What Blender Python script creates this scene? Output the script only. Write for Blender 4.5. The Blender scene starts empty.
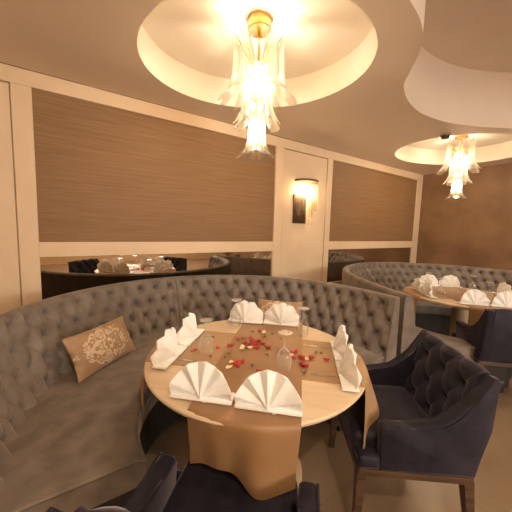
import bpy, bmesh, math, random
from mathutils import Vector, Matrix
random.seed(7)
C = bpy.context.scene.collection
PI = math.pi

# ------------------------------------------------------------------ helpers
def mat(name):
    m = bpy.data.materials.new(name); m.use_nodes = True
    nt = m.node_tree
    return m, nt, nt.nodes['Principled BSDF'], nt.nodes['Material Output']

def N(nt, kind, **kw):
    n = nt.nodes.new(kind)
    for k, v in kw.items():
        if k in n.inputs: n.inputs[k].default_value = v
        else: setattr(n, k, v)
    return n

def ramp(nt, stops):
    r = nt.nodes.new('ShaderNodeValToRGB'); e = r.color_ramp.elements
    e[0].position, e[0].color = stops[0][0], (*stops[0][1], 1)
    e[1].position, e[1].color = stops[-1][0], (*stops[-1][1], 1)
    for p, c in stops[1:-1]:
        x = e.new(p); x.color = (*c, 1)
    return r

def noise_mat(name, c1, c2, scale=(10, 10, 10), rough=.6, sheen=0, bump=0, spec=.4, metallic=0, detail=4, lo=.35, hi=.65, sheen_tint=None, nscale=1.0):
    m, nt, p, out = mat(name)
    tc = N(nt, 'ShaderNodeTexCoord'); mp = N(nt, 'ShaderNodeMapping'); mp.inputs['Scale'].default_value = scale
    nt.links.new(tc.outputs['Object'], mp.inputs['Vector'])
    nz = N(nt, 'ShaderNodeTexNoise', Scale=nscale, Detail=detail)
    nt.links.new(mp.outputs[0], nz.inputs['Vector'])
    r = ramp(nt, [(lo, c1), (hi, c2)])
    nt.links.new(nz.outputs['Fac'], r.inputs[0]); nt.links.new(r.outputs[0], p.inputs['Base Color'])
    p.inputs['Roughness'].default_value = rough; p.inputs['Specular IOR Level'].default_value = spec
    p.inputs['Metallic'].default_value = metallic
    if sheen:
        p.inputs['Sheen Weight'].default_value = sheen
        p.inputs['Sheen Roughness'].default_value = .35
        p.inputs['Sheen Tint'].default_value = (*(sheen_tint or c2), 1)
    if bump:
        b = N(nt, 'ShaderNodeBump', Strength=bump, Distance=.002)
        nt.links.new(nz.outputs['Fac'], b.inputs['Height']); nt.links.new(b.outputs[0], p.inputs['Normal'])
    return m

M = {}
M['cream'] = noise_mat('cream_paint', (.76, .59, .40), (.80, .63, .44), (3, 3, 3), .45)
M['ceiling'] = noise_mat('ceiling_paint', (.80, .68, .56), (.83, .71, .59), (2, 2, 2), .8)
M['recess'] = noise_mat('recess_paint', (.80, .73, .62), (.84, .77, .66), (2, 2, 2), .7)
M['grass'] = noise_mat('brown_grasscloth', (.23, .128, .058), (.32, .19, .092), (2.5, 2.5, 160), .6, 0, .25, .35, 0, 5, .3, .7)
M['plaster'] = noise_mat('brown_plaster', (.21, .120, .062), (.31, .185, .10), (2.2, 2.2, 2.2), .55, 0, .1, .3, 0, 6)
M['taupe'] = noise_mat('taupe_velvet', (.145, .116, .096), (.245, .205, .174), (9, 9, 9), .6, .6, .12, .25, 0, 7, .3, .72, (.60, .52, .45))
M['navy'] = noise_mat('dark_navy_velvet', (.007, .0068, .013), (.026, .022, .038), (12, 12, 12), .6, .6, .12, .25, 0, 7, .3, .72, (.50, .43, .52))
M['button'] = noise_mat('button_cloth', (.10, .08, .065), (.16, .125, .10), (30, 30, 30), .7, .3)
M['table'] = noise_mat('cream_table_wood', (.66, .51, .345), (.72, .57, .40), (4, 30, 4), .33, 0, 0, .5)
M['runner'] = noise_mat('bronze_satin', (.275, .146, .063), (.33, .18, .082), (6, 6, 6), .42, .35, .05, .5, 0, 4, .35, .65, (.9, .7, .5))
M['mat2'] = noise_mat('tan_satin', (.37, .225, .115), (.43, .265, .14), (6, 6, 6), .45, .3, .05, .5, 0, 4, .35, .65, (.9, .7, .5))
M['linen'] = noise_mat('white_linen', (.84, .83, .80), (.90, .89, .87), (60, 60, 60), .75, .1, .05)
M['wood'] = noise_mat('dark_walnut', (.045, .022, .012), (.10, .052, .028), (6, 6, 60), .4, 0, 0, .5)
M['bronze'] = noise_mat('dark_bronze', (.10, .065, .035), (.16, .10, .055), (8, 8, 8), .35, 0, 0, .5, .9)
M['gold'] = noise_mat('brushed_gold', (.62, .40, .13), (.72, .48, .18), (8, 8, 40), .28, 0, 0, .5, 1.0)
M['steel'] = noise_mat('steel', (.62, .60, .57), (.7, .68, .65), (8, 8, 8), .22, 0, 0, .5, 1.0)
M['red'] = noise_mat('red_petal', (.32, .008, .012), (.50, .02, .02), (60, 60, 60), .55, .2)
M['ivory'] = noise_mat('ivory_petal', (.75, .62, .36), (.85, .72, .46), (60, 60, 60), .55, .2)
M['olive'] = noise_mat('olive_petal', (.11, .075, .02), (.19, .13, .04), (60, 60, 60), .55, .2)
M['pillow'] = noise_mat('bronze_pillow', (.36, .215, .115), (.42, .255, .14), (8, 8, 8), .38, .4, .04, .5, 0, 4, .35, .65, (.9, .7, .5))
M['palewood'] = noise_mat('pale_wood', (.55, .42, .26), (.62, .48, .31), (4, 4, 40), .45)
M['olivefabric'] = noise_mat('olive_fabric', (.20, .18, .09), (.26, .23, .12), (20, 20, 20), .8)
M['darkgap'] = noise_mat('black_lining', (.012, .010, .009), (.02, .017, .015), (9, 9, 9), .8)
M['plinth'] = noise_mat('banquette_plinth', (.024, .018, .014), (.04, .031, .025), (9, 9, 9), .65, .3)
M['backing'] = noise_mat('black_backing_velvet', (.020, .016, .014), (.035, .028, .024), (9, 9, 9), .7, .3)

# floor tile
def floor_mat():
    m, nt, p, out = mat('beige_stone_tile')
    tc = N(nt, 'ShaderNodeTexCoord')
    br = N(nt, 'ShaderNodeTexBrick'); br.offset = 0
    br.inputs['Scale'].default_value = 1; br.inputs['Brick Width'].default_value = .9; br.inputs['Row Height'].default_value = .9
    br.inputs['Mortar Size'].default_value = .003
    br.inputs['Mortar'].default_value = (.19, .13, .08, 1)
    nz = N(nt, 'ShaderNodeTexNoise', Scale=2.2, Detail=8, Distortion=.6)
    nt.links.new(tc.outputs['Object'], nz.inputs['Vector']); nt.links.new(tc.outputs['Object'], br.inputs['Vector'])
    r = ramp(nt, [(.3, (.20, .135, .08)), (.7, (.29, .205, .13))])
    nt.links.new(nz.outputs['Fac'], r.inputs[0])
    nt.links.new(r.outputs[0], br.inputs['Color1']); nt.links.new(r.outputs[0], br.inputs['Color2'])
    nt.links.new(br.outputs['Color'], p.inputs['Base Color'])
    p.inputs['Roughness'].default_value = .28
    return m
M['floor'] = floor_mat()

def glass_mat(name, tint, diffuse, base, edge, rough=.06, translucent=0):
    """thin sheet of glass: mostly see-through face on, shinier and whiter at grazing angles"""
    m, nt, p, out = mat(name); nt.nodes.remove(p)
    tr = N(nt, 'ShaderNodeBsdfTransparent'); tr.inputs[0].default_value = (*tint, 1)
    gl = N(nt, 'ShaderNodeBsdfGlossy'); gl.inputs['Roughness'].default_value = rough
    df = N(nt, 'ShaderNodeBsdfTranslucent' if translucent else 'ShaderNodeBsdfDiffuse'); df.inputs[0].default_value = (*diffuse, 1)
    d2 = N(nt, 'ShaderNodeBsdfDiffuse'); d2.inputs[0].default_value = (*diffuse, 1)
    ma = N(nt, 'ShaderNodeMixShader'); ma.inputs[0].default_value = .5
    nt.links.new(df.outputs[0], ma.inputs[1]); nt.links.new(d2.outputs[0], ma.inputs[2])
    mb = N(nt, 'ShaderNodeMixShader'); mb.inputs[0].default_value = .5
    nt.links.new(ma.outputs[0], mb.inputs[1]); nt.links.new(gl.outputs[0], mb.inputs[2])
    lw = N(nt, 'ShaderNodeLayerWeight'); lw.inputs[0].default_value = .5
    mr = N(nt, 'ShaderNodeMapRange'); mr.inputs['To Min'].default_value = base; mr.inputs['To Max'].default_value = edge
    pw = N(nt, 'ShaderNodeMath', operation='POWER'); pw.inputs[1].default_value = 2.0
    nt.links.new(lw.outputs['Facing'], pw.inputs[0]); nt.links.new(pw.outputs[0], mr.inputs['Value'])
    mx = N(nt, 'ShaderNodeMixShader')
    nt.links.new(mr.outputs[0], mx.inputs[0]); nt.links.new(tr.outputs[0], mx.inputs[1]); nt.links.new(mb.outputs[0], mx.inputs[2])
    nt.links.new(mx.outputs[0], out.inputs[0])
    return m
M['murano'] = glass_mat('ribbed_milky_glass', (1, .97, .92), (.42, .37, .31), .30, .85, .12, 1)
M['glass'] = glass_mat('clear_glass', (.97, .97, .96), (.9, .9, .88), .12, .9, .04, 0)
M['rod'] = glass_mat('sconce_glass', (1, .97, .93), (.6, .54, .46), .10, .7, .05, 1)

def emit_mat(name, col, s):
    m, nt, p, out = mat(name); nt.nodes.remove(p)
    e = N(nt, 'ShaderNodeEmission'); e.inputs[0].default_value = (*col, 1); e.inputs[1].default_value = s
    nt.links.new(e.outputs[0], out.inputs[0]); return m
M['bulb'] = emit_mat('lit_bulb', (1, .84, .62), 8)
M['daylight'] = emit_mat('daylit_pane', (1, .91, .80), 8.5)  # glow of the added window that fills the room with light
M['led'] = emit_mat('downlight_lens', (1, .86, .68), 12)  # glowing lens of the added ceiling fill lights

def mirror_mat():
    m, nt, p, out = mat('mirror_silver')
    p.inputs['Base Color'].default_value = (.66, .60, .53, 1); p.inputs['Metallic'].default_value = 1; p.inputs['Roughness'].default_value = .015
    return m
M['mirror'] = mirror_mat()

def damask_mat():
    """bronze satin with a woven pale damask medallion, mirrored about the pillow's upright axis"""
    m, nt, p, out = mat('damask_satin')
    tc = N(nt, 'ShaderNodeTexCoord'); sx = N(nt, 'ShaderNodeSeparateXYZ'); nt.links.new(tc.outputs['Object'], sx.inputs[0])
    ax = N(nt, 'ShaderNodeMath', operation='ABSOLUTE'); nt.links.new(sx.outputs['Z'], ax.inputs[0])
    cb = N(nt, 'ShaderNodeCombineXYZ'); nt.links.new(ax.outputs[0], cb.inputs[0]); nt.links.new(sx.outputs['X'], cb.inputs[1])
    vo = N(nt, 'ShaderNodeTexVoronoi', Scale=20.0); vo.feature = 'SMOOTH_F1'
    nz = N(nt, 'ShaderNodeTexNoise', Scale=17.0, Detail=1.5, Distortion=1.6)
    nt.links.new(cb.outputs[0], vo.inputs['Vector']); nt.links.new(cb.outputs[0], nz.inputs['Vector'])
    wv = N(nt, 'ShaderNodeMath', operation='MULTIPLY'); wv.inputs[1].default_value = 26
    nt.links.new(nz.outputs['Fac'], wv.inputs[0])
    sn = N(nt, 'ShaderNodeMath', operation='SINE'); nt.links.new(wv.outputs[0], sn.inputs[0])
    g1 = N(nt, 'ShaderNodeMath', operation='GREATER_THAN'); g1.inputs[1].default_value = -.15; nt.links.new(sn.outputs[0], g1.inputs[0])
    # scalloped diamond envelope |x|/a + |z|/b
    xa = N(nt, 'ShaderNodeMath', operation='ABSOLUTE'); nt.links.new(sx.outputs['X'], xa.inputs[0])
    xs = N(nt, 'ShaderNodeMath', operation='MULTIPLY'); xs.inputs[1].default_value = 1/.245; nt.links.new(xa.outputs[0], xs.inputs[0])
    zs = N(nt, 'ShaderNodeMath', operation='MULTIPLY'); zs.inputs[1].default_value = 1/.165; nt.links.new(ax.outputs[0], zs.inputs[0])
    x2 = N(nt, 'ShaderNodeMath', operation='POWER'); x2.inputs[1].default_value = 1.25; nt.links.new(xs.outputs[0], x2.inputs[0])
    z2 = N(nt, 'ShaderNodeMath', operation='POWER'); z2.inputs[1].default_value = 1.25; nt.links.new(zs.outputs[0], z2.inputs[0])
    ad = N(nt, 'ShaderNodeMath', operation='ADD'); nt.links.new(x2.outputs[0], ad.inputs[0]); nt.links.new(z2.outputs[0], ad.inputs[1])
    vv = N(nt, 'ShaderNodeMath', operation='MULTIPLY'); vv.inputs[1].default_value = .55; nt.links.new(vo.outputs['Distance'], vv.inputs[0])
    a2 = N(nt, 'ShaderNodeMath', operation='ADD'); nt.links.new(ad.outputs[0], a2.inputs[0]); nt.links.new(vv.outputs[0], a2.inputs[1])
    lt = N(nt, 'ShaderNodeMath', operation='LESS_THAN'); lt.inputs[1].default_value = 1.12; nt.links.new(a2.outputs[0], lt.inputs[0])
    mu = N(nt, 'ShaderNodeMath', operation='MULTIPLY'); nt.links.new(lt.outputs[0], mu.inputs[0]); nt.links.new(g1.outputs[0], mu.inputs[1])
    mx = N(nt, 'ShaderNodeMix'); mx.data_type = 'RGBA'
    mx.inputs['A'].default_value = (.39, .235, .125, 1); mx.inputs['B'].default_value = (.68, .56, .43, 1)
    nt.links.new(mu.outputs[0], mx.inputs['Factor']); nt.links.new(mx.outputs['Result'], p.inputs['Base Color'])
    p.inputs['Roughness'].default_value = .4; p.inputs['Sheen Weight'].default_value = .3
    b = N(nt, 'ShaderNodeBump', Strength=.15, Distance=.002); nt.links.new(mu.outputs[0], b.inputs['Height']); nt.links.new(b.outputs[0], p.inputs['Normal'])
    return m
M['damask'] = damask_mat()

def obj(name, bm, m, parent=None, smooth=None, kind=None):
    """link a bmesh as ONE object; smooth = crease angle in degrees"""
    me = bpy.data.meshes.new(name)
    bmesh.ops.recalc_face_normals(bm, faces=bm.faces[:])
    if smooth is not None:
        a = math.radians(smooth)
        for f in bm.faces: f.smooth = True
        for e in bm.edges:
            if len(e.link_faces) == 2 and e.calc_face_angle(0) > a: e.smooth = False
    bm.to_mesh(me); bm.free()
    me.materials.append(m)
    o = bpy.data.objects.new(name, me); C.objects.link(o)
    if parent: o.parent = parent
    if kind: o['kind'] = kind
    return o

def tag(o, label, cat, group=None, kind=None):
    o['label'] = label; o['category'] = cat
    if group: o['group'] = group
    if kind: o['kind'] = kind
    return o

def thing(name, label, cat, loc=(0, 0, 0), rz=0, group=None):
    o = bpy.data.objects.new(name, None); C.objects.link(o); o.empty_display_size = .1
    o.location = loc; o.rotation_euler = (0, 0, rz)
    return tag(o, label, cat, group)

def dup(root, loc=None, rz=None, label=None, group=None):
    r = root.copy(); C.objects.link(r)
    if loc is not None: r.location = loc
    if rz is not None: r.rotation_euler = (r.rotation_euler[0], r.rotation_euler[1], rz)
    if label: r['label'] = label
    if group: r['group'] = group
    for ch in list(root.children):
        c = ch.copy(); C.objects.link(c); c.parent = r
        for g in list(ch.children):
            d = g.copy(); C.objects.link(d); d.parent = c
    return r

def add_box(bm, x0, x1, y0, y1, z0, z1, bev=0, seg=2):
    vs = [bm.verts.new((x, y, z)) for x in (x0, x1) for y in (y0, y1) for z in (z0, z1)]
    q = [(0, 1, 3, 2), (4, 6, 7, 5), (0, 4, 5, 1), (2, 3, 7, 6), (0, 2, 6, 4), (1, 5, 7, 3)]
    fs = [bm.faces.new([vs[i] for i in f]) for f in q]
    if bev:
        es = list({e for f in fs for e in f.edges})
        bmesh.ops.bevel(bm, geom=es, offset=bev, segments=seg, affect='EDGES', profile=.5)
    return bm

def box(*a, **k): return add_box(bmesh.new(), *a, **k)

def lathe(prof, n=32, cap=True, center=(0, 0), bm=None):
    bm = bm or bmesh.new(); rings = []
    for r, z in prof:
        if r < 1e-6: rings.append([bm.verts.new((center[0], center[1], z))])
        else: rings.append([bm.verts.new((center[0] + r*math.cos(2*PI*i/n), center[1] + r*math.sin(2*PI*i/n), z)) for i in range(n)])
    for a, b in zip(rings, rings[1:]):
        for i in range(n):
            j = (i+1) % n
            if len(a) == 1 and len(b) == 1: continue
            if len(a) == 1: bm.faces.new((a[0], b[i], b[j]))
            elif len(b) == 1: bm.faces.new((a[i], a[j], b[0]))
            else: bm.faces.new((a[i], a[j], b[j], b[i]))
    if cap:
        for r in (rings[0], rings[-1]):
            if len(r) > 2: bm.faces.new(r)
    return bm

def tube(pts, rad, n=8, bm=None, cap=True):
    bm = bm or bmesh.new(); pts = [Vector(p) for p in pts]
    rad = rad if isinstance(rad, (list, tuple)) else [rad]*len(pts)
    up = Vector((0, 0, 1)); rings = []; ref = None
    for i, p in enumerate(pts):
        t = (pts[min(i+1, len(pts)-1)] - pts[max(i-1, 0)]).normalized()
        if ref is None:
            ref = t.orthogonal().normalized()
        ref = (ref - t*ref.dot(t)).normalized(); b = t.cross(ref)
        rings.append([bm.verts.new(p + (ref*math.cos(2*PI*k/n) + b*math.sin(2*PI*k/n))*rad[i]) for k in range(n)])
    for a, c in zip(rings, rings[1:]):
        for k in range(n): bm.faces.new((a[k], a[(k+1) % n], c[(k+1) % n], c[k]))
    if cap: bm.faces.new(rings[0]); bm.faces.new(rings[-1])
    return bm

def catmull(pts, n):
    out = []; P = [Vector(p) for p in pts]
    P = [P[0]*2 - P[1]] + P + [P[-1]*2 - P[-2]]
    for i in range(1, len(P)-2):
        a, b, c, d = P[i-1:i+3]
        for k in range(n):
            t = k/n
            out.append(.5*((2*b) + (c-a)*t + (2*a-5*b+4*c-d)*t*t + (3*b-a-3*c+d)*t**3))
    out.append(P[-2]); return out

def resample(pts, ds):
    L = [0]
    for a, b in zip(pts, pts[1:]): L.append(L[-1] + (b-a).length)
    n = max(2, int(L[-1]/ds)); out = []; j = 0
    for i in range(n+1):
        s = L[-1]*i/n
        while j < len(L)-2 and L[j+1] < s: j += 1
        t = (s-L[j])/max(1e-9, L[j+1]-L[j]); out.append(pts[j].lerp(pts[j+1], t))
    return out, L[-1]

# ------------------------------------------------------------------ tufting
def tuft(u, v, p, q):
    """height 0 (button) .. 1 (pillow) of a diamond-tufted surface, buttons at v = 0, q, 2q.. half-dropped by p/2"""
    a = u/p - v/(2*q); b = u/p + v/(2*q)
    sa, sb = abs(math.sin(PI*a)), abs(math.sin(PI*b))
    pil = (sa*sb)**.42
    fa, fb = a-round(a), b-round(b)
    du = (fa+fb)/2*p; dv = (fb-fa)*q
    d2 = (du*du+dv*dv)
    dent = math.exp(-math.sqrt(d2+1e-6)/.020)
    return .42*pil + .58 - 1.45*dent, d2

def sweep(path, nrm, prof, disp=None, closed=True):
    """sweep a profile of (d, z) pairs: d measured along the path's inward normal; disp(i, k, d, z) gives extra d"""
    bm = bmesh.new(); rings = []
    for i, (p, n) in enumerate(zip(path, nrm)):
        ring = []
        for k, (d, z) in enumerate(prof):
            e = disp(i, k) if disp else 0
            ring.append(bm.verts.new((p.x+n.x*(d+e), p.y+n.y*(d+e), z)))
        rings.append(ring)
    m = len(prof)
    for a, b in zip(rings, rings[1:]):
        for k in range(m): bm.faces.new((a[k], a[(k+1) % m], b[(k+1) % m], b[k]))
    bm.faces.new(rings[0]); bm.faces.new(rings[-1])
    return bm

def normals(path):
    out = []
    for i in range(len(path)):
        t = path[min(i+1, len(path)-1)] - path[max(i-1, 0)]
        out.append(Vector((t.y, -t.x)).normalized())
    return out

# ------------------------------------------------------------------ the room
WY = 3.05; CZ = 2.72; BX = 6.3; LX = -2.2; RY = -6.0
def struct(name, bm, m, smooth=None): return obj(name, bm, m, None, smooth, 'structure')
struct('floor', box(LX-.2, BX+.2, RY-.2, WY+.2, -.1, 0), M['floor'])
struct('wall_left', box(LX-.1, BX+.1, WY+.035, WY+.15, 0, 3.5), M['cream'])
struct('wall_back', box(BX, BX+.1, RY-.1, WY+.035, 0, 3.5), M['plaster'])
struct('wall_front', box(LX-.1, LX, RY-.1, WY+.035, 0, 3.5), M['cream'])

# far wall behind the camera, with an opening for the added fill window
bm = bmesh.new()
wx0, wx1, wz0, wz1 = .4, 4.2, 1.3, 2.5
add_box(bm, LX, wx0, RY-.1, RY, 0, 3.5); add_box(bm, wx1, BX, RY-.1, RY, 0, 3.5)
add_box(bm, wx0, wx1, RY-.1, RY, 0, wz0); add_box(bm, wx0, wx1, RY-.1, RY, wz1, 3.5)
struct('wall_right', bm, M['cream'])
bm = bmesh.new()
add_box(bm, wx0, wx0+.06, RY-.09, RY-.01, wz0, wz1); add_box(bm, wx1-.06, wx1, RY-.09, RY-.01, wz0, wz1)
add_box(bm, wx0+.06, wx1-.06, RY-.09, RY-.01, wz0, wz0+.06); add_box(bm, wx0+.06, wx1-.06, RY-.09, RY-.01, wz1-.06, wz1)
add_box(bm, 2.27, 2.33, RY-.09, RY-.01, wz0+.06, wz1-.06)
w = struct('window_1', bm, M['cream'])  # window added out of view; its glowing sheet serves as soft room fill
obj('pane', box(wx0+.05, wx1-.05, RY-.06, RY-.05, wz0+.05, wz1-.05), M['daylight'], w)

# panelled face of wall_left: stiles and rails stand 35 mm proud of the recessed panels and mirrors
Y0, Y1 = WY, WY+.036
PT, PB, MT, MB = 2.588, 1.302, 1.169, .62
def trim(n, *b): return struct('trim_%d' % n, box(*b, bev=.003, seg=1), M['cream'])
trim(1, LX, BX, Y0, Y1, PT, CZ)                              # head rail under the ceiling
trim(2, -.38, -.246, Y0, Y1, 0, PT)                          # stile left of the big panel
trim(3, 2.325, 2.47, Y0, Y1, 0, PT); trim(4, 3.345, 3.46, Y0, Y1, 0, PT)
trim(5, 6.10, BX, Y0, Y1, 0, PT)
trim(6, -.246, 2.325, Y0, Y1, MT, PB); trim(7, 3.46, 6.10, Y0, Y1, MT, PB)
trim(8, -.246, 2.325, Y0, Y1, 0, MB); trim(9, 3.46, 6.10, Y0, Y1, 0, MB)
trim(10, LX, -.388, Y0+.012, Y1, 0, PT-.01)                   # flat panel left of the stile
trim(11, 2.478, 3.337, Y0+.012, Y1, 0, PT-.01)               # flat panel behind the sconce
def wallpanel(name, label, cat, x0, x1, z0, z1, m, frame):
    bm = box(x0, x1, Y0+.022, Y1, z0, z1)
    o = obj(name, bm, m); tag(o, label, cat)
    if frame:
        f = bmesh.new(); e = .012
        add_box(f, x0, x0+e, Y0+.012, Y0+.024, z0, z1); add_box(f, x1-e, x1, Y0+.012, Y0+.024, z0, z1)
        add_box(f, x0+e, x1-e, Y0+.012, Y0+.024, z1-e, z1)
        obj('frame', f, M['gold'], o)
    return o
wallpanel('wall_panel', 'large brown grasscloth wall panel left of the glass sconce', 'wall panel', -.246, 2.325, PB, PT, M['grass'], False)
wallpanel('wall_panel', 'smaller brown grasscloth wall panel right of the glass sconce', 'wall panel', 3.46, 6.10, PB, PT, M['grass'], False)
wallpanel('wall_mirror', 'long low mirror strip under the large brown wall panel', 'mirror', -.246, 2.325, MB, MT, M['mirror'], False)
wallpanel('wall_mirror', 'low mirror strip under the smaller brown panel beyond the sconce', 'mirror', 3.46, 6.10, MB, MT, M['mirror'], False)

# ceiling: slab face with two oval lamp coves and one large free-form raised area
def ellipse(cx, cy, a, b, d, n=96):
    dx, dy = d
    return [Vector((cx + a*math.cos(t)*dx - b*math.sin(t)*dy, cy + a*math.cos(t)*dy + b*math.sin(t)*dx)) for t in (2*PI*i/n for i in range(n))]
cove1 = ellipse(1.21, 1.89, .87, .745, (-.73, .68)); cove2 = ellipse(4.94, 1.88, .98, .78, (-.95, .31))
ff = [(1.56, .90), (1.72, .93), (1.88, .985), (2.06, 1.10), (2.22, 1.24), (2.43, 1.40), (2.82, 1.53), (3.23, 1.555), (3.71, 1.45), (4.29, 1.14),
      (4.85, .55), (5.05, -.2), (4.8, -1.0), (4.0, -1.6), (2.8, -1.8), (1.8, -1.5), (1.1, -.9), (.85, -.2), (.9, .4), (1.2, .78)]
ff3 = catmull([(x, y, 0) for x, y in (ff + [ff[0]])], 6)[:-1]
bigp = [Vector((p.x, p.y)) for p in ff3]
cove3 = ellipse(-.9, -2.9, .85, .8, (1, 0))
bm = bmesh.new()
def loop(pts, z):
    vs = [bm.verts.new((p.x, p.y, z)) for p in pts]
    return vs, [bm.edges.new((vs[i], vs[(i+1) % len(vs)])) for i in range(len(vs))]
edges = []
for pts in ([Vector((LX, RY)), Vector((BX, RY)), Vector((BX, WY+.04)), Vector((LX, WY+.04))], cove1, cove2, bigp, cove3):
    edges += loop(pts, CZ)[1]
bmesh.ops.triangle_fill(bm, use_beauty=True, use_dissolve=False, edges=edges)
struct('ceiling', bm, M['ceiling'])
def cove(pts, top, m, n):
    bm = bmesh.new(); k = len(pts)
    lo = [bm.verts.new((p.x, p.y, CZ)) for p in pts]; hi = [bm.verts.new((p.x, p.y, top)) for p in pts]
    for i in range(k): bm.faces.new((lo[i], lo[(i+1) % k], hi[(i+1) % k], hi[i]))
    bm.faces.new(hi)
    struct('trim_%d' % n, bm, m, 40)
CT = 2.98; BT = 3.33
cove(cove1, CT, M['recess'], 12); cove(cove2, CT, M['recess'], 13); cove(bigp, BT, M['ceiling'], 14); cove(cove3, CT, M['recess'], 15)
struct('trim_16', box(LX, BX, Y0-.006, Y0+.002, CZ-.006, CZ, bev=.001, seg=1), M['grass'])  # brown strip standing in for the dark shadow gap at the ceiling joint

# ------------------------------------------------------------------ banquettes
SEAT_Z = .45
def stadium(cx, cy, R, y_left, y_right, ds):
    pts = [Vector((cx-R, y_left + (cy-y_left)*i/10)) for i in range(10)]
    pts += [Vector((cx - R*math.cos(PI*i/120), cy + R*math.sin(PI*i/120))) for i in range(121)]
    pts += [Vector((cx+R, cy + (y_right-cy)*i/10)) for i in range(1, 11)]
    return resample(pts, ds)

TOP = .935
DT, DB, ZT, ZB = .078, .275, TOP-.015, .40
def back_profile(dv):
    """closed loop; returns points and, per point, the distance below the top along the tufted face (None elsewhere)"""
    pr = [(.0, .06), (.0, TOP-.03), (.012, TOP-.01), (.032, TOP)]; vv = [None]*4
    pr.append((.058, TOP-.002)); vv.append(None)
    n = int((ZT-ZB)/dv)
    for i in range(n+1):
        t = i/n; pr.append((DT+(DB-DT)*t, ZT+(ZB-ZT)*t)); vv.append((ZT-ZB)*t)
    pr.append((DB, .06)); vv.append(None)
    return pr, vv

def banquette(name, label, path, total, seam, T, pitch=.14, rowz=.125, dv=.008, r_in=.64, backing=False, ends=(0, 1)):
    nr = normals(path); root = thing(name, label, 'banquette', (path[len(path)//2].x, path[len(path)//2].y, 0))
    inv = Vector(root.location)
    ds = total/(len(path)-1)
    prof, vv = back_profile(dv)
    scale = .90
    def disp(off, last):
        def f(i, k):
            v = vv[k]
            if v is None: return 0
            g = (i+off)*ds
            q = min(g if ends[0] else 9, total-g if ends[1] else 9)/.55
            flat = -.115*(v/(ZT-ZB))*(max(0, 1-q)**1.5 if q < 1 else 0)
            u = (i+off)*ds*scale
            h, d2 = tuft(u, v-.07+rowz*8, pitch, rowz)
            fade = min(1, v/.02)*min(1, min(i, last-i)*ds/.045)
            return flat + (.050*(h-.72))*fade
        return f
    k = int(seam*(len(path)-1))
    for a, b in ((0, k), (k, len(path)-1)):
        seg = [Vector(p) for p in path[a:b+1]]; ns = nr[a:b+1]
        seg[0] = seg[0].lerp(seg[1], .25); seg[-1] = seg[-1].lerp(seg[-2], .25)     # seam between the two backs
        bm = sweep(seg, ns, prof, disp(a, b-a))
        bmesh.ops.translate(bm, vec=-inv, verts=bm.verts[:])
        obj('backrest', bm, M['taupe'], root, 60)
    if backing:
        bm = sweep(path, nr, [(-.006, .02), (-.006, TOP-.03), (.004, TOP-.018), (.004, .02)])
        bmesh.ops.translate(bm, vec=-inv, verts=bm.verts[:]); obj('back_panel', bm, M['backing'], root, 50)['label'] = 'black rear panel'
    # distance from the outer path to the seat's front, a circle round the table
    inn = []
    for p, n in zip(path, nr):
        q = Vector((p.x-T.x, p.y-T.y)); bq = q.dot(n); cq = q.dot(q)-r_in*r_in; dd = bq*bq-cq
        inn.append(-bq-math.sqrt(dd) if dd > 0 else None)
    good = [i for i, v in enumerate(inn) if v is not None]
    inn = [inn[min(good, key=lambda g: abs(g-i))] for i in range(len(inn))]
    for _ in range(12): inn = [(inn[max(0, i-1)]+inn[i]+inn[min(len(inn)-1, i+1)])/3 for i in range(len(inn))]
    def part(nm, fn, m, sm=50):
        prof = fn(0)
        bm = bmesh.new(); rings = [[bm.verts.new((p.x+n.x*d-inv.x, p.y+n.y*d-inv.y, z)) for d, z in fn(inn[i])] for i, (p, n) in enumerate(zip(path, nr))]
        k = len(rings[0])
        for a, b in zip(rings, rings[1:]):
            for j in range(k): bm.faces.new((a[j], a[(j+1) % k], b[(j+1) % k], b[j]))
        bm.faces.new(rings[0]); bm.faces.new(rings[-1])
        return obj(nm, bm, m, root, sm)
    d0 = .20
    part('seat_cushion', lambda w: [(d0, .325), (d0, SEAT_Z+.004), (w*.6, SEAT_Z+.006), (w-.05, SEAT_Z+.002), (w-.02, SEAT_Z-.006), (w-.004, SEAT_Z-.02), (w, SEAT_Z-.04), (w, .34), (w-.012, .325)], M['taupe'], 60)
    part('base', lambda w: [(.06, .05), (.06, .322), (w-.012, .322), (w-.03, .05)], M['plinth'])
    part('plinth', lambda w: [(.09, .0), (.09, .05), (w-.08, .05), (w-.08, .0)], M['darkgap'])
    pp = [Vector((p.x+n.x*(w+.001), p.y+n.y*(w+.001), SEAT_Z-.018))-inv for p, n, w in zip(path, nr, inn)]
    ta = Vector(((path[0]-path[1]).normalized()*.004).to_3d()); tb = Vector(((path[-1]-path[-2]).normalized()*.004).to_3d())
    e0 = [Vector((path[0].x+nr[0].x*d, path[0].y+nr[0].y*d, SEAT_Z+.002))-inv+ta for d in (d0, inn[0]*.6, inn[0]-.03)]
    e1 = [Vector((path[-1].x+nr[-1].x*d, path[-1].y+nr[-1].y*d, SEAT_Z+.002))-inv+tb for d in (inn[-1]-.03, inn[-1]*.6, d0)]
    obj('piping', tube(e0+pp[::4]+[pp[-1]]+e1, .006, 6), M['taupe'], root, 60)
    return root

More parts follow.
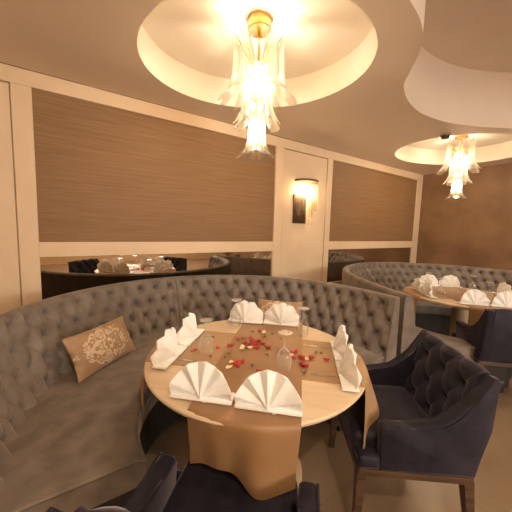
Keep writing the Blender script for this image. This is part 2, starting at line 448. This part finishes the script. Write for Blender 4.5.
T1 = Vector((.875, 1.28, 0)); T2 = Vector((3.85, 1.31, 0))
path1, L1 = stadium(.89, 1.535, 1.41, 1.19, 1.21, .008)
banquette('curved_banquette', 'near curved taupe velvet tufted banquette wrapped around the petal-strewn table', path1, L1, .505, T1, backing=True)
sp = catmull([(2.355, 1.20, 0), (2.56, 1.62, 0), (2.81, 2.06, 0), (3.15, 2.50, 0), (3.65, 2.84, 0), (4.2, 2.965, 0), (4.75, 2.87, 0), (5.2, 2.55, 0), (5.53, 2.12, 0), (5.67, 1.7, 0), (5.66, 1.2, 0)], 24)
path2, L2 = resample([Vector((p.x, p.y)) for p in sp], .017)
banquette('curved_banquette', 'far curved brown tufted banquette against the back corner behind the second table', path2, L2, .5, Vector((3.80, 1.31, 0)), dv=.014, r_in=.66, ends=(1, 1))

# ------------------------------------------------------------------ armchairs
def arm_side(sign):
    prof = [(.165, .365), (.168, .55), (.165, .578), (.150, .588), (.06, .580), (-.03, .580), (-.10, .597), (-.165, .645), (-.22, .720), (-.265, .79), (-.298, .842), (-.328, .836), (-.305, .60), (-.265, .365)]
    bm = bmesh.new(); x0, x1 = sign*.236, sign*.302
    a = [bm.verts.new((x0, y, z)) for y, z in prof]; b = [bm.verts.new((x1, y, z)) for y, z in prof]
    n = len(prof)
    fs = [bm.faces.new((a[i], a[(i+1) % n], b[(i+1) % n], b[i])) for i in range(n)]
    bm.faces.new(a); bm.faces.new(b)
    es = [e for e in bm.edges if len({v.co.x for v in e.verts}) == 1]
    bmesh.ops.bevel(bm, geom=es, offset=.017, segments=3, affect='EDGES', profile=.5)
    return bm, prof

def chair_back():
    bm = bmesh.new(); nx = 84; rings = []
    W = .245
    for i in range(nx+1):
        x = -W + 2*W*i/nx; ring = []
        nz = 60
        # front face, bottom to top
        for k in range(nz+1):
            t = k/nz; z = .43+.405*t; y = -.17-.098*t
            h, _ = tuft(x+.08*4, z-.50+.12*8, .16, .12)
            e = .034*(h-.62)*min(1, (W-abs(x))/.03)
            ring.append((x, y+e, z))
        h, _ = tuft(x+.08*4, .835-.50+.12*8, .16, .12)
        s = .012*(h-.5)
        ring += [(x, -.285, .846+s), (x, -.303, .851+s), (x, -.322, .842+s*.5), (x, -.329, .832)]
        ring += [(x, -.305, .60), (x, -.265, .365), (x, -.17, .365)]
        rings.append([bm.verts.new(p) for p in ring])
    m = len(rings[0])
    for a, b in zip(rings, rings[1:]):
        for k in range(m): bm.faces.new((a[k], a[(k+1) % m], b[(k+1) % m], b[k]))
    bm.faces.new(rings[0]); bm.faces.new(rings[-1])
    return bm

def make_armchair(label, loc, rz):
    t = thing('armchair', label, 'armchair', loc, rz, 'navy velvet armchairs at the tables')
    # seat
    bm = box(-.235, .235, -.18, .275, .367, .495, bev=.028, seg=3)
    bmesh.ops.subdivide_edges(bm, edges=[e for e in bm.edges if e.calc_length() > .15], cuts=6, use_grid_fill=True)
    for v in bm.verts:
        if v.co.z > .44:
            v.co.z += .018*max(0, math.cos(v.co.x/.235*PI/2))*max(0, math.cos((v.co.y-.03)/.25*PI/2))
    obj('seat_cushion', bm, M['navy'], t, 50)
    obj('seat_base', box(-.30, .30, .16, .262, .366, .43, bev=.015, seg=2), M['navy'], t, 50)
    obj('backrest', chair_back(), M['navy'], t, 60)
    for s in (-1, 1):
        bm, prof = arm_side(s); a = obj('arm', bm, M['navy'], t, 45)
        pp = [(s*.302, y, z) for y, z in prof[1:12]]
        obj('piping', tube(pp, .005, 6), M['navy'], a, 60)
    rail = bmesh.new()
    add_box(rail, -.29, .29, .235, .262, .332, .366); add_box(rail, -.285, .285, -.262, -.235, .332, .366)
    add_box(rail, -.297, -.27, -.255, .255, .332, .366); add_box(rail, .27, .297, -.255, .255, .332, .366)
    obj('seat_rail', rail, M['wood'], t)
    for sx in (-1, 1):
        for sy, splay in ((.24, .01), (-.238, -.05)):
            bm = bmesh.new()
            lo = [bm.verts.new((sx*.272+dx*.014, sy+splay+dy*.014, 0)) for dx, dy in ((-1, -1), (1, -1), (1, 1), (-1, 1))]
            hi = [bm.verts.new((sx*.272+dx*.024, sy+dy*.022, .345)) for dx, dy in ((-1, -1), (1, -1), (1, 1), (-1, 1))]
            for i in range(4): bm.faces.new((lo[i], lo[(i+1) % 4], hi[(i+1) % 4], hi[i]))
            bm.faces.new(lo); bm.faces.new(hi)
            obj('leg', bm, M['wood'], t)
    return t
ang = lambda fx, fy: math.atan2(fy, fx)-PI/2
ch = make_armchair('navy velvet armchair with tufted back right of the near table', (1.468, .778, 0), ang(-.79, .61))
dup(ch, (.365, .70, 0), ang(.70, .714), 'navy velvet armchair in the foreground below the hanging table runner')
dup(ch, (3.36, .80, 0), ang(.72, .69), 'dark armchair with its plain back turned, at the far table')

# ------------------------------------------------------------------ tables and what lies on them
AN = math.atan2(.727, .687)                   # direction the long runner points
R_T = .61; TZ = .75
def make_table(label, loc):
    t = thing('round_table', label, 'table', loc, AN-PI/2, 'round restaurant tables')
    obj('tabletop', lathe([(0, .708), (.565, .708), (.585, .712), (.598, .722), (.6, .732), (.608, .736), (.61, .742), (.606, .748), (.596, .75), (0, .75)], 96), M['table'], t, 35)
    obj('column', lathe([(.085, .045), (.085, .60), (.12, .66), (.16, .708)], 40), M['palewood'], t, 40)
    obj('base', lathe([(.30, 0), (.30, .03), (.28, .045), (.085, .05)], 64), M['palewood'], t, 40)
    return t
tb = make_table('round cream-topped table in the foreground strewn with rose petals', T1)
dup(tb, T2, None, 'round cream-topped far table before the back corner banquette')

def runner_mesh(w, half, fold0, fold1, z, thick=.0022):
    """strip along local y, hanging over both rims of the round top; fold = (where, how far out, drop) of the buckle in the hanging end"""
    bm = bmesh.new(); nx = 48; rows = []
    ys = [-half + 2*half*i/90 for i in range(91)]
    for i in range(nx+1):
        x = -w/2 + w*i/nx; row = []
        edge = math.sqrt(.612**2 - x*x)
        for y in ys:
            sgn = 1 if y > 0 else -1; a = abs(y)
            fo = fold1 if sgn > 0 else fold0
            if a <= edge-.012: row.append((x, y, z))
            else:
                s = a-(edge-.012); r = .013
                if s < r*PI/2:
                    th = s/r; row.append((x, sgn*(edge-.012+r*math.sin(th)), z-r*(1-math.cos(th))))
                else:
                    h = s-r*PI/2; g = math.exp(-((x-fo[0])/fo[3])**2)
                    k = min(1, h/.16)
                    out = fo[1]*g*k + .006*k*math.sin(x*42+sgn) - .01*k
                    row.append((x*(1-.05*k), sgn*(edge+.002+out), z-r-h*(1+fo[2]*g)))
        rows.append(row)
    lo = [[bm.verts.new(p) for p in r] for r in rows]
    for a, b in zip(lo, lo[1:]):
        for k in range(len(ys)-1): bm.faces.new((a[k], a[k+1], b[k+1], b[k]))
    bmesh.ops.recalc_face_normals(bm, faces=bm.faces[:])
    bmesh.ops.solidify(bm, geom=bm.faces[:], thickness=thick)
    return bm

RZ = AN-PI/2
def place_cloth(bm, m, name, label, T, rz, group, shift=0):
    o = obj(name, bm, m, None, 60); o.location = (T.x+shift*.727, T.y-shift*.687, 0); o.rotation_euler = (0, 0, rz)
    return tag(o, label, 'table runner', group)
cross1 = place_cloth(runner_mesh(.49, .88, (-.02, .085, .30, .17), (-.03, .085, .12, .20), TZ+.0035), M['mat2'], 'table_runner',
    'tan cross runner hanging off the left and right rims of the near table', T1, RZ+PI/2, 'table runners')
long1 = place_cloth(runner_mesh(.445, .80, (.10, .05, .26, .10), (.0, .03, .2, .1), TZ+.0065), M['runner'], 'table_runner',
    'bronze satin runner hanging in front of the near table, fan napkins on it', T1, RZ, 'table runners', .045)
o = cross1.copy(); C.objects.link(o); o.location = (T2.x, T2.y, 0); o['label'] = 'tan cross runner hanging off the left rim of the far table'
o = long1.copy(); C.objects.link(o); o.location = (T2.x, T2.y, 0); o['label'] = 'bronze satin runner hanging at the front of the far table behind the plain chair back'

def napkin_mesh(seed):
    """fan-folded napkin standing on its long edge: pleated front, smoother back, wedge-shaped from the side"""
    bm = bmesh.new(); R = .134; npl = 5; na = 60; nr = 12; F = []; B = []
    cre = [0, .19, .36, .55, .74, 1.0] if seed == 1 else [0, .24, .43, .60, .80, 1.0]
    for i in range(na+1):
        q = i/na; ph = PI*q
        j = max(k for k in range(5) if cre[k] <= q+1e-9); f = (q-cre[j])/(cre[j+1]-cre[j])
        pl = 1-abs(2*f-1)                                       # 0 in the creases, 1 on the ridges
        f_, b_ = [], []
        for k in range(nr+1):
            w = k/nr; rr = R*w*(1+.05*(pl-.5)*w)
            x = rr*math.cos(ph); z = .008+rr*math.sin(ph)*1.12
            thick = .036*(1-w)**.8*(.35+.65*math.sin(ph))+.0022
            lean = -.06*z - .03*(abs(x)/R)**2
            yf = lean - thick - .020*(pl-.45)*w
            yb = lean + thick*1.15 + .012*(pl-.5)*w*(1 if k < nr else 0)
            f_.append(bm.verts.new((x, yf, z))); b_.append(bm.verts.new((x, max(yb, yf+.0025), z)))
        F.append(f_); B.append(b_)
    for g in (F, B):
        for a, b in zip(g, g[1:]):
            for k in range(nr): bm.faces.new((a[k], a[k+1], b[k+1], b[k]))
    for i in range(na): bm.faces.new((F[i][nr], F[i+1][nr], B[i+1][nr], B[i][nr]))
    for e in (0, na):
        for k in range(nr): bm.faces.new((F[e][k], F[e][k+1], B[e][k+1], B[e][k]))
    bmesh.ops.remove_doubles(bm, verts=bm.verts[:], dist=1e-5)
    add_box(bm, -.134, .134, -.036, .04, 0, .012, bev=.004, seg=2)
    return bm
nap = [obj('napkin', napkin_mesh(s), M['linen'], None, 30) for s in (1, 2)]
used = [False, False]
def put(o, T, t, n, rz, z, label, cat, group, lean=0):
    """t, n: place on the table along and across its settings"""
    i = None
    if o in nap:
        i = nap.index(o)
        if used[i]: o = o.copy(); C.objects.link(o)
        else: used[i] = True
    tv, nv = Vector((.727, -.687)), Vector((.687, .727))
    p = Vector((T.x, T.y)) + tv*t + nv*n
    o.location = (p.x, p.y, z); o.rotation_euler = (lean, 0, RZ+rz)
    if label: tag(o, label, cat, group)
    return o
zn = TZ+.0095
G = 'fan-folded white napkins'
# rz 0: fan faces -n (the foreground), its prop behind
S = [(-.145, -.485, 0, 'white fan napkin at the front rim of the near table, left of its pair'), (.137, -.495, 0, 'white fan napkin at the front rim of the near table, right of its pair'),
     (-.165, .485, PI, 'left fan napkin at the back of the near table, behind an upturned glass'), (.11, .495, PI, 'right fan napkin at the back of the near table, before the small pillow'),
     (-.44, -.185, -PI/2, 'white napkin standing edge-on at the left of the near table, the one nearer the camera'), (-.44, .095, -PI/2, 'white napkin standing edge-on at the left of the near table, the one nearer the wall'),
     (.485, -.18, PI/2, 'white napkin standing edge-on at the right of the near table, closer to the camera'), (.485, .10, PI/2, 'white napkin standing edge-on at the right of the near table, tall tip farther back')]
for i, (t, n, rz, lab) in enumerate(S): put(nap[i % 2], T1, t, n, rz, zn, lab, 'napkin', G)
S2 = ['white fan napkin at the front of the far table, left of the plain chair back', 'white fan napkin at the front of the far table, above the plain chair back',
      'white fan napkin at the back of the far table, left one by the tufts', 'white fan napkin at the back of the far table, right one by the tufts',
      'white napkin standing at the left rim of the far table, nearer the camera', 'white napkin standing at the left rim of the far table, nearer the corner',
      'white napkin at the right of the far table, nearer the camera', 'white napkin at the far right end of the far table by the picture edge']
for i, (t, n, rz, _) in enumerate(S): put(nap[i % 2], T2, t, n, rz, zn, S2[i], 'napkin', G)

# upturned wine glasses: rim on the cloth, foot in the air
def make_glass(label, loc):
    g = thing('wine_glass', label, 'wine glass', loc, 0, 'upturned wine glasses')
    obj('bowl', lathe([(.031, 0), (.036, .025), (.039, .05), (.036, .075), (.025, .095), (.010, .106), (.0045, .112)], 32, False), M['glass'], g, 60)
    obj('stem', lathe([(.0045, .110), (.0036, .13), (.0036, .165), (.006, .182)], 16), M['glass'], g, 60)
    obj('foot', lathe([(.006, .181), (.02, .186), (.036, .189), (.036, .192), (0, .192)], 32), M['glass'], g, 60)
    return g
gl = [('upturned wine glass on the left of the near table beside the standing napkins', (.615, 1.405)), ('upturned wine glass at the back of the near table before the left fan napkin', (.98, 1.705)),
      ('upturned wine glass at the front right of the near table among the red petals', (.885, 1.035)), ('upturned wine glass at the back right of the near table before the small pillow', (1.275, 1.31))]
g0 = None
for i, (lab, (x, y)) in enumerate(gl):
    if g0 is None: g0 = make_glass(lab, (x, y, zn))
    else: dup(g0, (x, y, zn), 0, lab)
gl2 = ['upturned wine glass at the left of the far table, before the standing napkins', 'upturned wine glass at the back of the far table, left one before the fan napkins',
       'upturned wine glass at the front right of the far table, nearer the chair', 'upturned wine glass at the right of the far table, nearer the tufted back']
for lab, (lx, (x, y)) in zip(gl2, gl): dup(g0, (x-T1.x+T2.x, y-T1.y+T2.y, zn), 0, lab)

# cutlery
def flat(outline, z0, z1):
    bm = bmesh.new()
    a = [bm.verts.new((x, y, z0)) for x, y in outline]; b = [bm.verts.new((x, y, z1)) for x, y in outline]; n = len(a)
    for i in range(n): bm.faces.new((a[i], a[(i+1) % n], b[(i+1) % n], b[i]))
    bm.faces.new(a[::-1]); bm.faces.new(b)
    return bm
def sym(half): return half + [(-x, y) for x, y in half[::-1] if abs(x) > 1e-6]
def make_fork():
    bm = flat(sym([(.007, -.095), (.0085, -.085), (.0035, -.01), (.0035, .03), (.011, .045), (.0115, .06)]), .0, .0022)
    for k in range(4):
        x = -.0095+k*.0063
        add_box(bm, x-.0016, x+.0016, .058, .098, 0, .0022)
    return bm
def make_knife():
    return flat([(-.008, -.10), (.008, -.10), (.006, .0), (.009, .02), (.010, .09), (.004, .112), (-.006, .118), (-.006, .0)], 0, .0028)
fork = obj('fork', make_fork(), M['steel']); knife = obj('knife', make_knife(), M['steel'])
uf = {}
def cut(o, t, n, rz, lab, cat):
    if o.name in uf: o = o.copy(); C.objects.link(o)
    else: uf[o.name] = 1
    tv, nv = Vector((.727, -.687)), Vector((.687, .727)); p = Vector((T1.x, T1.y)) + tv*t + nv*n
    o.location = (p.x, p.y, TZ+.0072 if abs(t) < .22 else TZ+.0042); o.rotation_euler = (0, 0, RZ+rz)
    tag(o, lab, cat, 'steel cutlery on the near table')
cut(knife, -.405, -.19, -PI/2-.03, 'steel knife under the left standing napkin nearer the camera, blade towards the middle', 'knife')
cut(fork, .41, -.185, PI/2, 'steel fork at the right of the near table, tines showing left of the napkin', 'fork')
cut(knife, .395, .15, PI/2, 'steel knife at the right of the near table, by the taller napkin tip', 'knife')
cut(fork, -.40, .145, -PI/2, 'steel fork beside the left standing napkin nearer the wall', 'fork')
cut(fork, -.155, -.425, 0, 'steel fork under the left front fan napkin, handle end showing', 'fork')
cut(knife, -.125, -.425, 0, 'steel knife under the left front fan napkin, handle end showing', 'knife')
cut(fork, .128, -.437, 0, 'steel fork under the right front fan napkin, handle end showing', 'fork')
cut(knife, .162, -.437, 0, 'steel knife under the right front fan napkin, handle end showing', 'knife')

# rose petals
def petal_mesh(seed):
    rnd = random.Random(seed); bm = bmesh.new(); n = 12; c = bm.verts.new((0, 0, .0015)); rings = []
    for k in (1, 2, 3):
        r = .0165*k/3; ring = []
        for i in range(n):
            a = 2*PI*i/n
            rr = r*(1+.16*math.cos(a)+.10*math.sin(2*a+seed)+rnd.uniform(-.05, .05))
            ring.append(bm.verts.new((rr*1.1*math.cos(a), rr*.9*math.sin(a), .0015+.0085*(k/3)**2*(.55+.45*math.sin(2*a+seed)))))
        rings.append(ring)
    for i in range(n): bm.faces.new((c, rings[0][i], rings[0][(i+1) % n]))
    for a, b in zip(rings, rings[1:]):
        for i in range(n): bm.faces.new((a[i], b[i], b[(i+1) % n], a[(i+1) % n]))
    bmesh.ops.recalc_face_normals(bm, faces=bm.faces[:])
    bmesh.ops.solidify(bm, geom=bm.faces[:], thickness=.0008)
    return bm
protos = {}
def petal(col, x, y, z, T='near'):
    lab = {'red': 'red rose petal scattered on the runner of the near table', 'ivory': 'pale ivory rose petal scattered among the red ones on the near table', 'olive': 'dried olive-brown petal scattered on the runner of the near table',
           'far': 'pale petal lying on the runner of the far table'}[col if T == 'near' else 'far']
    grp = {'red': 'red rose petals', 'ivory': 'ivory rose petals', 'olive': 'olive dried petals'}[col] if T == 'near' else 'petals on the far table'
    k = (col, random.randint(0, 2))
    if k not in protos:
        o = obj('rose_petal', petal_mesh(k[1]+3), M[col], None, 70); protos[k] = o
    else: o = protos[k].copy(); C.objects.link(o)
    s = random.uniform(.72, .98) * (.75 if col == 'olive' else 1)
    o.location = (x, y, z); o.scale = (s, s, s); o.rotation_euler = (random.uniform(-.15, .15), random.uniform(-.15, .15), random.uniform(0, 6.28))
    tag(o, lab, 'petal', grp)
PETALS = {
 'red': [(-0.028, 0.301), (-0.114, 0.161), (-0.139, 0.131), (-0.153, 0.04), (-0.167, 0.028), (-0.222, -0.027), (-0.064, 0.173), (-0.046, 0.14), (-0.029, 0.11), (-0.022, 0.131), (-0.008, 0.138), (0.004, 0.133), (0.023, 0.11), (0.032, 0.098), (-0.083, 0.079), (-0.091, 0.063), (-0.067, 0.074), (-0.052, 0.073), (-0.026, 0.072), (-0.011, 0.088), (-0.009, 0.033), (0.006, 0.031), (0.057, 0.047), (0.07, 0.055), (-0.051, -0.151), (-0.072, -0.178), (-0.061, -0.201), (-0.076, -0.189), (0.052, -0.23), (0.06, -0.243), (0.066, 0.05), (0.143, 0.029), (0.15, 0.014), (0.198, 0.025), (0.214, 0.02), (0.232, 0.033), (0.223, -0.044), (0.257, -0.026), (0.268, -0.039), (0.279, -0.025), (0.315, -0.017), (0.321, -0.031), (0.264, -0.102), (0.27, -0.118), (0.282, -0.129), (0.288, -0.119), (0.402, -0.031), (-0.343, -0.073)], 'ivory': [(0.002, 0.306), (0.01, 0.281), (-0.082, 0.024), (-0.085, -0.002), (-0.04, 0.029), (-0.1, -0.171), (-0.102, -0.227), (-0.096, -0.219), (0.209, -0.022), (0.294, -0.046)], 'olive': [(-0.069, 0.284), (0.023, 0.214), (0.064, 0.283), (-0.141, -0.075), (-0.152, -0.126), (0.073, -0.043), (0.013, -0.181), (0.109, -0.214), (-0.062, 0.015), (0.073, -0.043), (0.349, 0.047), (0.375, 0.045), (0.28, -0.191), (0.107, -0.214), (0.134, 0.204), (-0.355, -0.096), (-0.23, -0.137), (-0.42, 0.035)]}
hn = Vector((.687, .727)); ht = Vector((.727, -.687))
for col, pts in PETALS.items():
    for t, n in pts:
        p = Vector((T1.x, T1.y)) + ht*t + hn*n
        petal(col, p.x, p.y, TZ+.0105)
for t, n in ((-.18, .02), (-.14, -.03), (-.15, .05), (.12, .1), (.02, .12), (.2, .05)):
    p = Vector((T2.x, T2.y)) + ht*t + hn*n
    petal(random.choice(('ivory', 'red')) if t > -.16 else 'ivory', p.x, p.y, TZ+.0105, 'far')

# ------------------------------------------------------------------ pillows
def pillow_mesh(w, h, t):
    bm = bmesh.new(); nx, nz = 44, 28; fr = []; bk = []
    for i in range(nx+1):
        u = -1+2*i/nx; a = []; b = []
        for k in range(nz+1):
            v = -1+2*k/nz
            x = w/2*u*(1-.055*(1-v*v)); z = h/2*v*(1-.075*(1-u*u))
            y = t/2*((1-abs(u)**2.4)*(1-abs(v)**2.4))**.62
            wr = .0035*math.sin(v*16+u*2)*max(0, abs(u)-.6)/.4*(1 if y > .003 else 0)
            va = bm.verts.new((x, -y-wr, z)); a.append(va)
            edge = i in (0, nx) or k in (0, nz)
            b.append(va if edge else bm.verts.new((x, y, z)))
        fr.append(a); bk.append(b)
    for g in (fr, bk):
        for i in range(nx):
            for k in range(nz): bm.faces.new((g[i][k], g[i+1][k], g[i+1][k+1], g[i][k+1]))
    return bm
def pillow(label, loc, rz, lean, roll, w, h, t):
    o = obj('throw_pillow', pillow_mesh(w, h, t), M['damask'], None, 70)
    o.location = loc; o.rotation_euler = (lean, roll, rz)
    return tag(o, label, 'pillow')
pillow('bronze satin pillow with pale damask medallion on the left seat', (.165, 2.225, .59), .70, -.45, 0, .53, .305, .13)
pillow('small bronze damask pillow against the back, behind the rear fan napkins', (1.70, 2.10, .62), -.80, -.36, 0, .46, .29, .12)

# ------------------------------------------------------------------ chandeliers
def leaf_mesh(L, w0, w1, flare, bow):
    """long ribbed glass leaf, hung from local origin, curling outwards (+x) at the foot"""
    bm = bmesh.new(); nz, nx = 26, 12; g = []
    for k in range(nz+1):
        t = k/nz; z = -L*t
        w = w0+(w1-w0)*t**2.2
        out = flare*max(0, (t-.5)/.5)**2.5 + bow*math.sin(PI*t)*.25
        col = []
        for i in range(nx+1):
            s = -1+2*i/nx; th = s*1.25*(1-.35*t)
            x = out + w*.55*(math.cos(th)-1) + w*.30; y = w*.62*math.sin(th)
            x += .0012*(i % 2)
            col.append(bm.verts.new((x, y, z - .010*(1-s*s)*(t**3))))
        g.append(col)
    for a, b in zip(g, g[1:]):
        for i in range(nx): bm.faces.new((a[i], a[i+1], b[i+1], b[i]))
    bmesh.ops.recalc_face_normals(bm, faces=bm.faces[:])
    bmesh.ops.solidify(bm, geom=bm.faces[:], thickness=.0035)
    return bm

def make_chandelier(label, x, y, power):
    c = thing('chandelier', label, 'chandelier', (x, y, CT), .2, 'tiered glass leaf chandeliers')
    z = lambda a: a-CT
    obj('canopy', lathe([(0, 0), (.085, 0), (.085, -.07), (.078, -.078), (0, -.078)], 40), M['gold'], c, 40)
    obj('stem', lathe([(.009, -.07), (.009, z(2.62)), (.05, z(2.62)), (.05, z(2.60)), (.009, z(2.60)), (.009, z(2.49)), (.035, z(2.49)), (.035, z(2.42)), (.009, z(2.42)), (.009, z(2.30))], 24), M['gold'], c, 40)
    tiers = [(6, .150, 2.835, .42, .085, .185, .085, .02), (6, .085, 2.60, .355, .066, .13, .06, .01), (6, .042, 2.315, .30, .050, .10, .075, .01)]
    for ti, (n, r, top, L, w0, w1, fl, bow) in enumerate(tiers):
        first = None
        for i in range(n):
            a = 2*PI*(i+.5*(ti % 2))/n + .25
            if first is None: o = first = obj('glass_leaf', leaf_mesh(L, w0, w1, fl, bow), M['murano'], c, 60)
            else: o = first.copy(); C.objects.link(o); o.parent = c
            o.location = (r*math.cos(a), r*math.sin(a), z(top)); o.rotation_euler = (0, 0, a)
            if ti == 0:
                h = [Vector((math.cos(a)*q, math.sin(a)*q, z(zz))) for q, zz in ((.012, 2.66), (.06, 2.70), (.115, 2.775), (.145, 2.84), (.19, 2.895))]
                hk = tube([tuple(p) for p in catmull(h, 4)], [.005]*12+[.004, .0035, .003, .0025, .002], 6)
                obj('hook', hk, M['gold'], c, 60)
    for i in range(5):
        a = 2*PI*i/5; 
        b = lathe([(0, z(2.66)), (.012, z(2.655)), (.017, z(2.635)), (.012, z(2.61)), (.006, z(2.60)), (0, z(2.60))], 12, False, (.062*math.cos(a), .062*math.sin(a)))
        obj('bulb', b, M['bulb'], c, 60)
    for i in range(3):
        a = 2*PI*i/3+.5
        b = lathe([(0, z(2.41)), (.012, z(2.405)), (.017, z(2.38)), (.012, z(2.35)), (0, z(2.34))], 12, False, (.034*math.cos(a), .034*math.sin(a)))
        obj('bulb', b, M['bulb'], c, 60)
    obj('bulb', lathe([(0, z(2.30)), (.012, z(2.29)), (.016, z(2.26)), (.010, z(2.23)), (0, z(2.22))], 12, False), M['bulb'], c, 60)
    for (lz, ox, oy, pw) in ((2.68, .05, .03, .32), (2.50, -.04, -.03, .34), (2.19, 0, 0, .34)):
        l = bpy.data.lights.new('lamp', 'POINT'); l.energy = power*pw; l.color = (1, .82, .62); l.shadow_soft_size = .03
        lo = bpy.data.objects.new('lamp', l); C.objects.link(lo); lo.parent = c; lo.location = (ox, oy, z(lz))
    return c
make_chandelier('near gold and frosted glass tiered chandelier hanging over the petal-strewn table', 1.18, 1.80, 24)
make_chandelier('far tiered glass chandelier hanging over the back corner table', 4.87, 1.86, 25)
make_chandelier('tiered glass chandelier behind the camera by the front wall', -.9, -2.9, 60)  # copy of the chandelier added out of view to brighten the room

# ------------------------------------------------------------------ sconce
sx, sz0 = 2.87, 1.55
s = thing('wall_sconce', 'glass and bronze wall sconce between the two brown panels', 'sconce', (sx, WY+.012, sz0))
obj('back_plate', box(-.205, .045, -.018, 0, .02, .44, bev=.004, seg=1), M['bronze'], s)
def half_cyl(r, dy, z0, z1, n=28, thick=.004):
    bm = bmesh.new(); a = []; b = []
    for i in range(n+1):
        t = PI*i/n
        a.append(bm.verts.new((r*math.cos(t), -dy*math.sin(t)-.018, z0))); b.append(bm.verts.new((r*math.cos(t), -dy*math.sin(t)-.018, z1)))
    for i in range(n): bm.faces.new((a[i], a[i+1], b[i+1], b[i]))
    return bm, a, b
bm, a, b = half_cyl(.205, .185, .615, .645)
bm.faces.new(a); bm.faces.new(b)
obj('top_band', bm, M['bronze'], s, 40)
bm, a, b = half_cyl(.198, .178, .20, .615); bmesh.ops.solidify(bm, geom=bm.faces[:], thickness=.004)
obj('glass_shade', bm, M['rod'], s, 60)
for i, (x, d, z0, z1) in enumerate(((-.135, .07, .12, .58), (-.085, .115, .15, .58), (-.03, .13, .0, .58), (.035, .13, .0, .58), (.09, .11, .14, .58), (.14, .065, .10, .58))):
    obj('glass_rod', lathe([(.020, z0), (.024, z0+.01), (.024, z1)], 14, True, (x, -d)), M['rod'], s, 60)
for x in (-.06, .06):
    obj('bulb', lathe([(0, .57), (.014, .56), (.018, .53), (.012, .50), (0, .495)], 12, False, (x, -.065)), M['bulb'], s, 60)
    l = bpy.data.lights.new('lamp', 'POINT'); l.energy = 3.2; l.color = (1, .74, .44); l.shadow_soft_size = .03
    lo = bpy.data.objects.new('lamp', l); C.objects.link(lo); lo.parent = s; lo.location = (x, -.085, .46)

# ------------------------------------------------------------------ small fittings and the room behind the camera
d = thing('smoke_detector', 'round chrome ceiling detector left of the far chandelier', 'detector', (3.93, 1.68, CZ))
obj('base_ring', lathe([(.062, 0), (.062, -.018), (.055, -.024), (0, -.024)], 32), M['steel'], d, 40)
obj('cap', lathe([(.045, -.024), (.045, -.05), (.036, -.058), (0, -.058)], 32), M['bronze'], d, 40)

# fill lights added in the ceiling out of view, to brighten the room
def fill_light(x, y, z, e, label):
    t = thing('ceiling_downlight', label, 'downlight', (x, y, z))
    obj('ring', lathe([(.07, 0), (.07, -.008), (.052, -.008), (.05, 0)], 32, False), M['steel'], t, 40)
    obj('lens', lathe([(0, -.003), (.05, -.003)], 32, False), M['led'], t)
    l = bpy.data.lights.new('lamp', 'SPOT'); l.energy = e; l.color = (1, .77, .53); l.spot_size = 2.6; l.spot_blend = .8; l.shadow_soft_size = .05
    lo = bpy.data.objects.new('lamp', l); C.objects.link(lo); lo.parent = t; lo.location = (0, 0, -.02)
for x, y, z, e, lab in ((.1, -.7, CZ, 55, 'round ceiling downlight straight above the camera side of the near table'), (2.4, -.4, BT, 40, 'round downlight in the free-form raised ceiling, near the front chairs'),
                        (3.9, -.2, BT, 14, 'round downlight in the free-form raised ceiling, towards the back wall'), (3.4, -3.2, CZ, 60, 'round ceiling downlight over the pale chair at the rear of the room')):
    fill_light(x, y, z, e, lab)

# pale wooden chair seen in the mirror strip
c = thing('side_chair', 'pale wooden chair with olive seat, visible only in the mirror strip', 'chair', (4.4, -2.9, 0), .5)
obj('seat', box(-.22, .22, -.22, .22, .40, .47, bev=.015), M['olivefabric'], c, 45)
for x in (-.2, .2):
    for y in (-.2, .2): obj('leg', box(x-.02, x+.02, y-.02, y+.02, 0, .40 if y > 0 else .86), M['palewood'], c)
obj('backrest', box(-.18, .18, -.215, -.185, .60, .84, bev=.008), M['olivefabric'], c)
obj('apron', box(-.18, .18, .185, .21, .33, .398), M['palewood'], c)

# ------------------------------------------------------------------ camera
yaw, pit, rol, f = .590, .098, -.028, 274.8
fw = Vector((math.sin(yaw)*math.cos(pit), math.cos(yaw)*math.cos(pit), -math.sin(pit)))
rt = Vector((math.cos(yaw), -math.sin(yaw), 0)); dn = fw.cross(rt)
cr, sr = math.cos(rol), math.sin(rol)
r2 = rt*cr + dn*sr; d2 = -rt*sr + dn*cr
cam = bpy.data.cameras.new('camera'); co = bpy.data.objects.new('camera', cam); C.objects.link(co)
cam.sensor_width = 36; cam.lens = 36*f/512; cam.clip_start = .02
co.matrix_world = Matrix(((r2.x, -d2.x, -fw.x, 0), (r2.y, -d2.y, -fw.y, 0), (r2.z, -d2.z, -fw.z, 1.47), (0, 0, 0, 1)))
S_ = bpy.context.scene; S_.camera = co
w = bpy.data.worlds.new('world'); S_.world = w; w.use_nodes = True
w.node_tree.nodes['Background'].inputs[0].default_value = (.9, .8, .7, 1); w.node_tree.nodes['Background'].inputs[1].default_value = .02
vs = S_.view_settings; vs.view_transform = 'Standard'; vs.look = 'None'; vs.gamma = 1; vs.exposure = 1.25; vs.use_curve_mapping = False
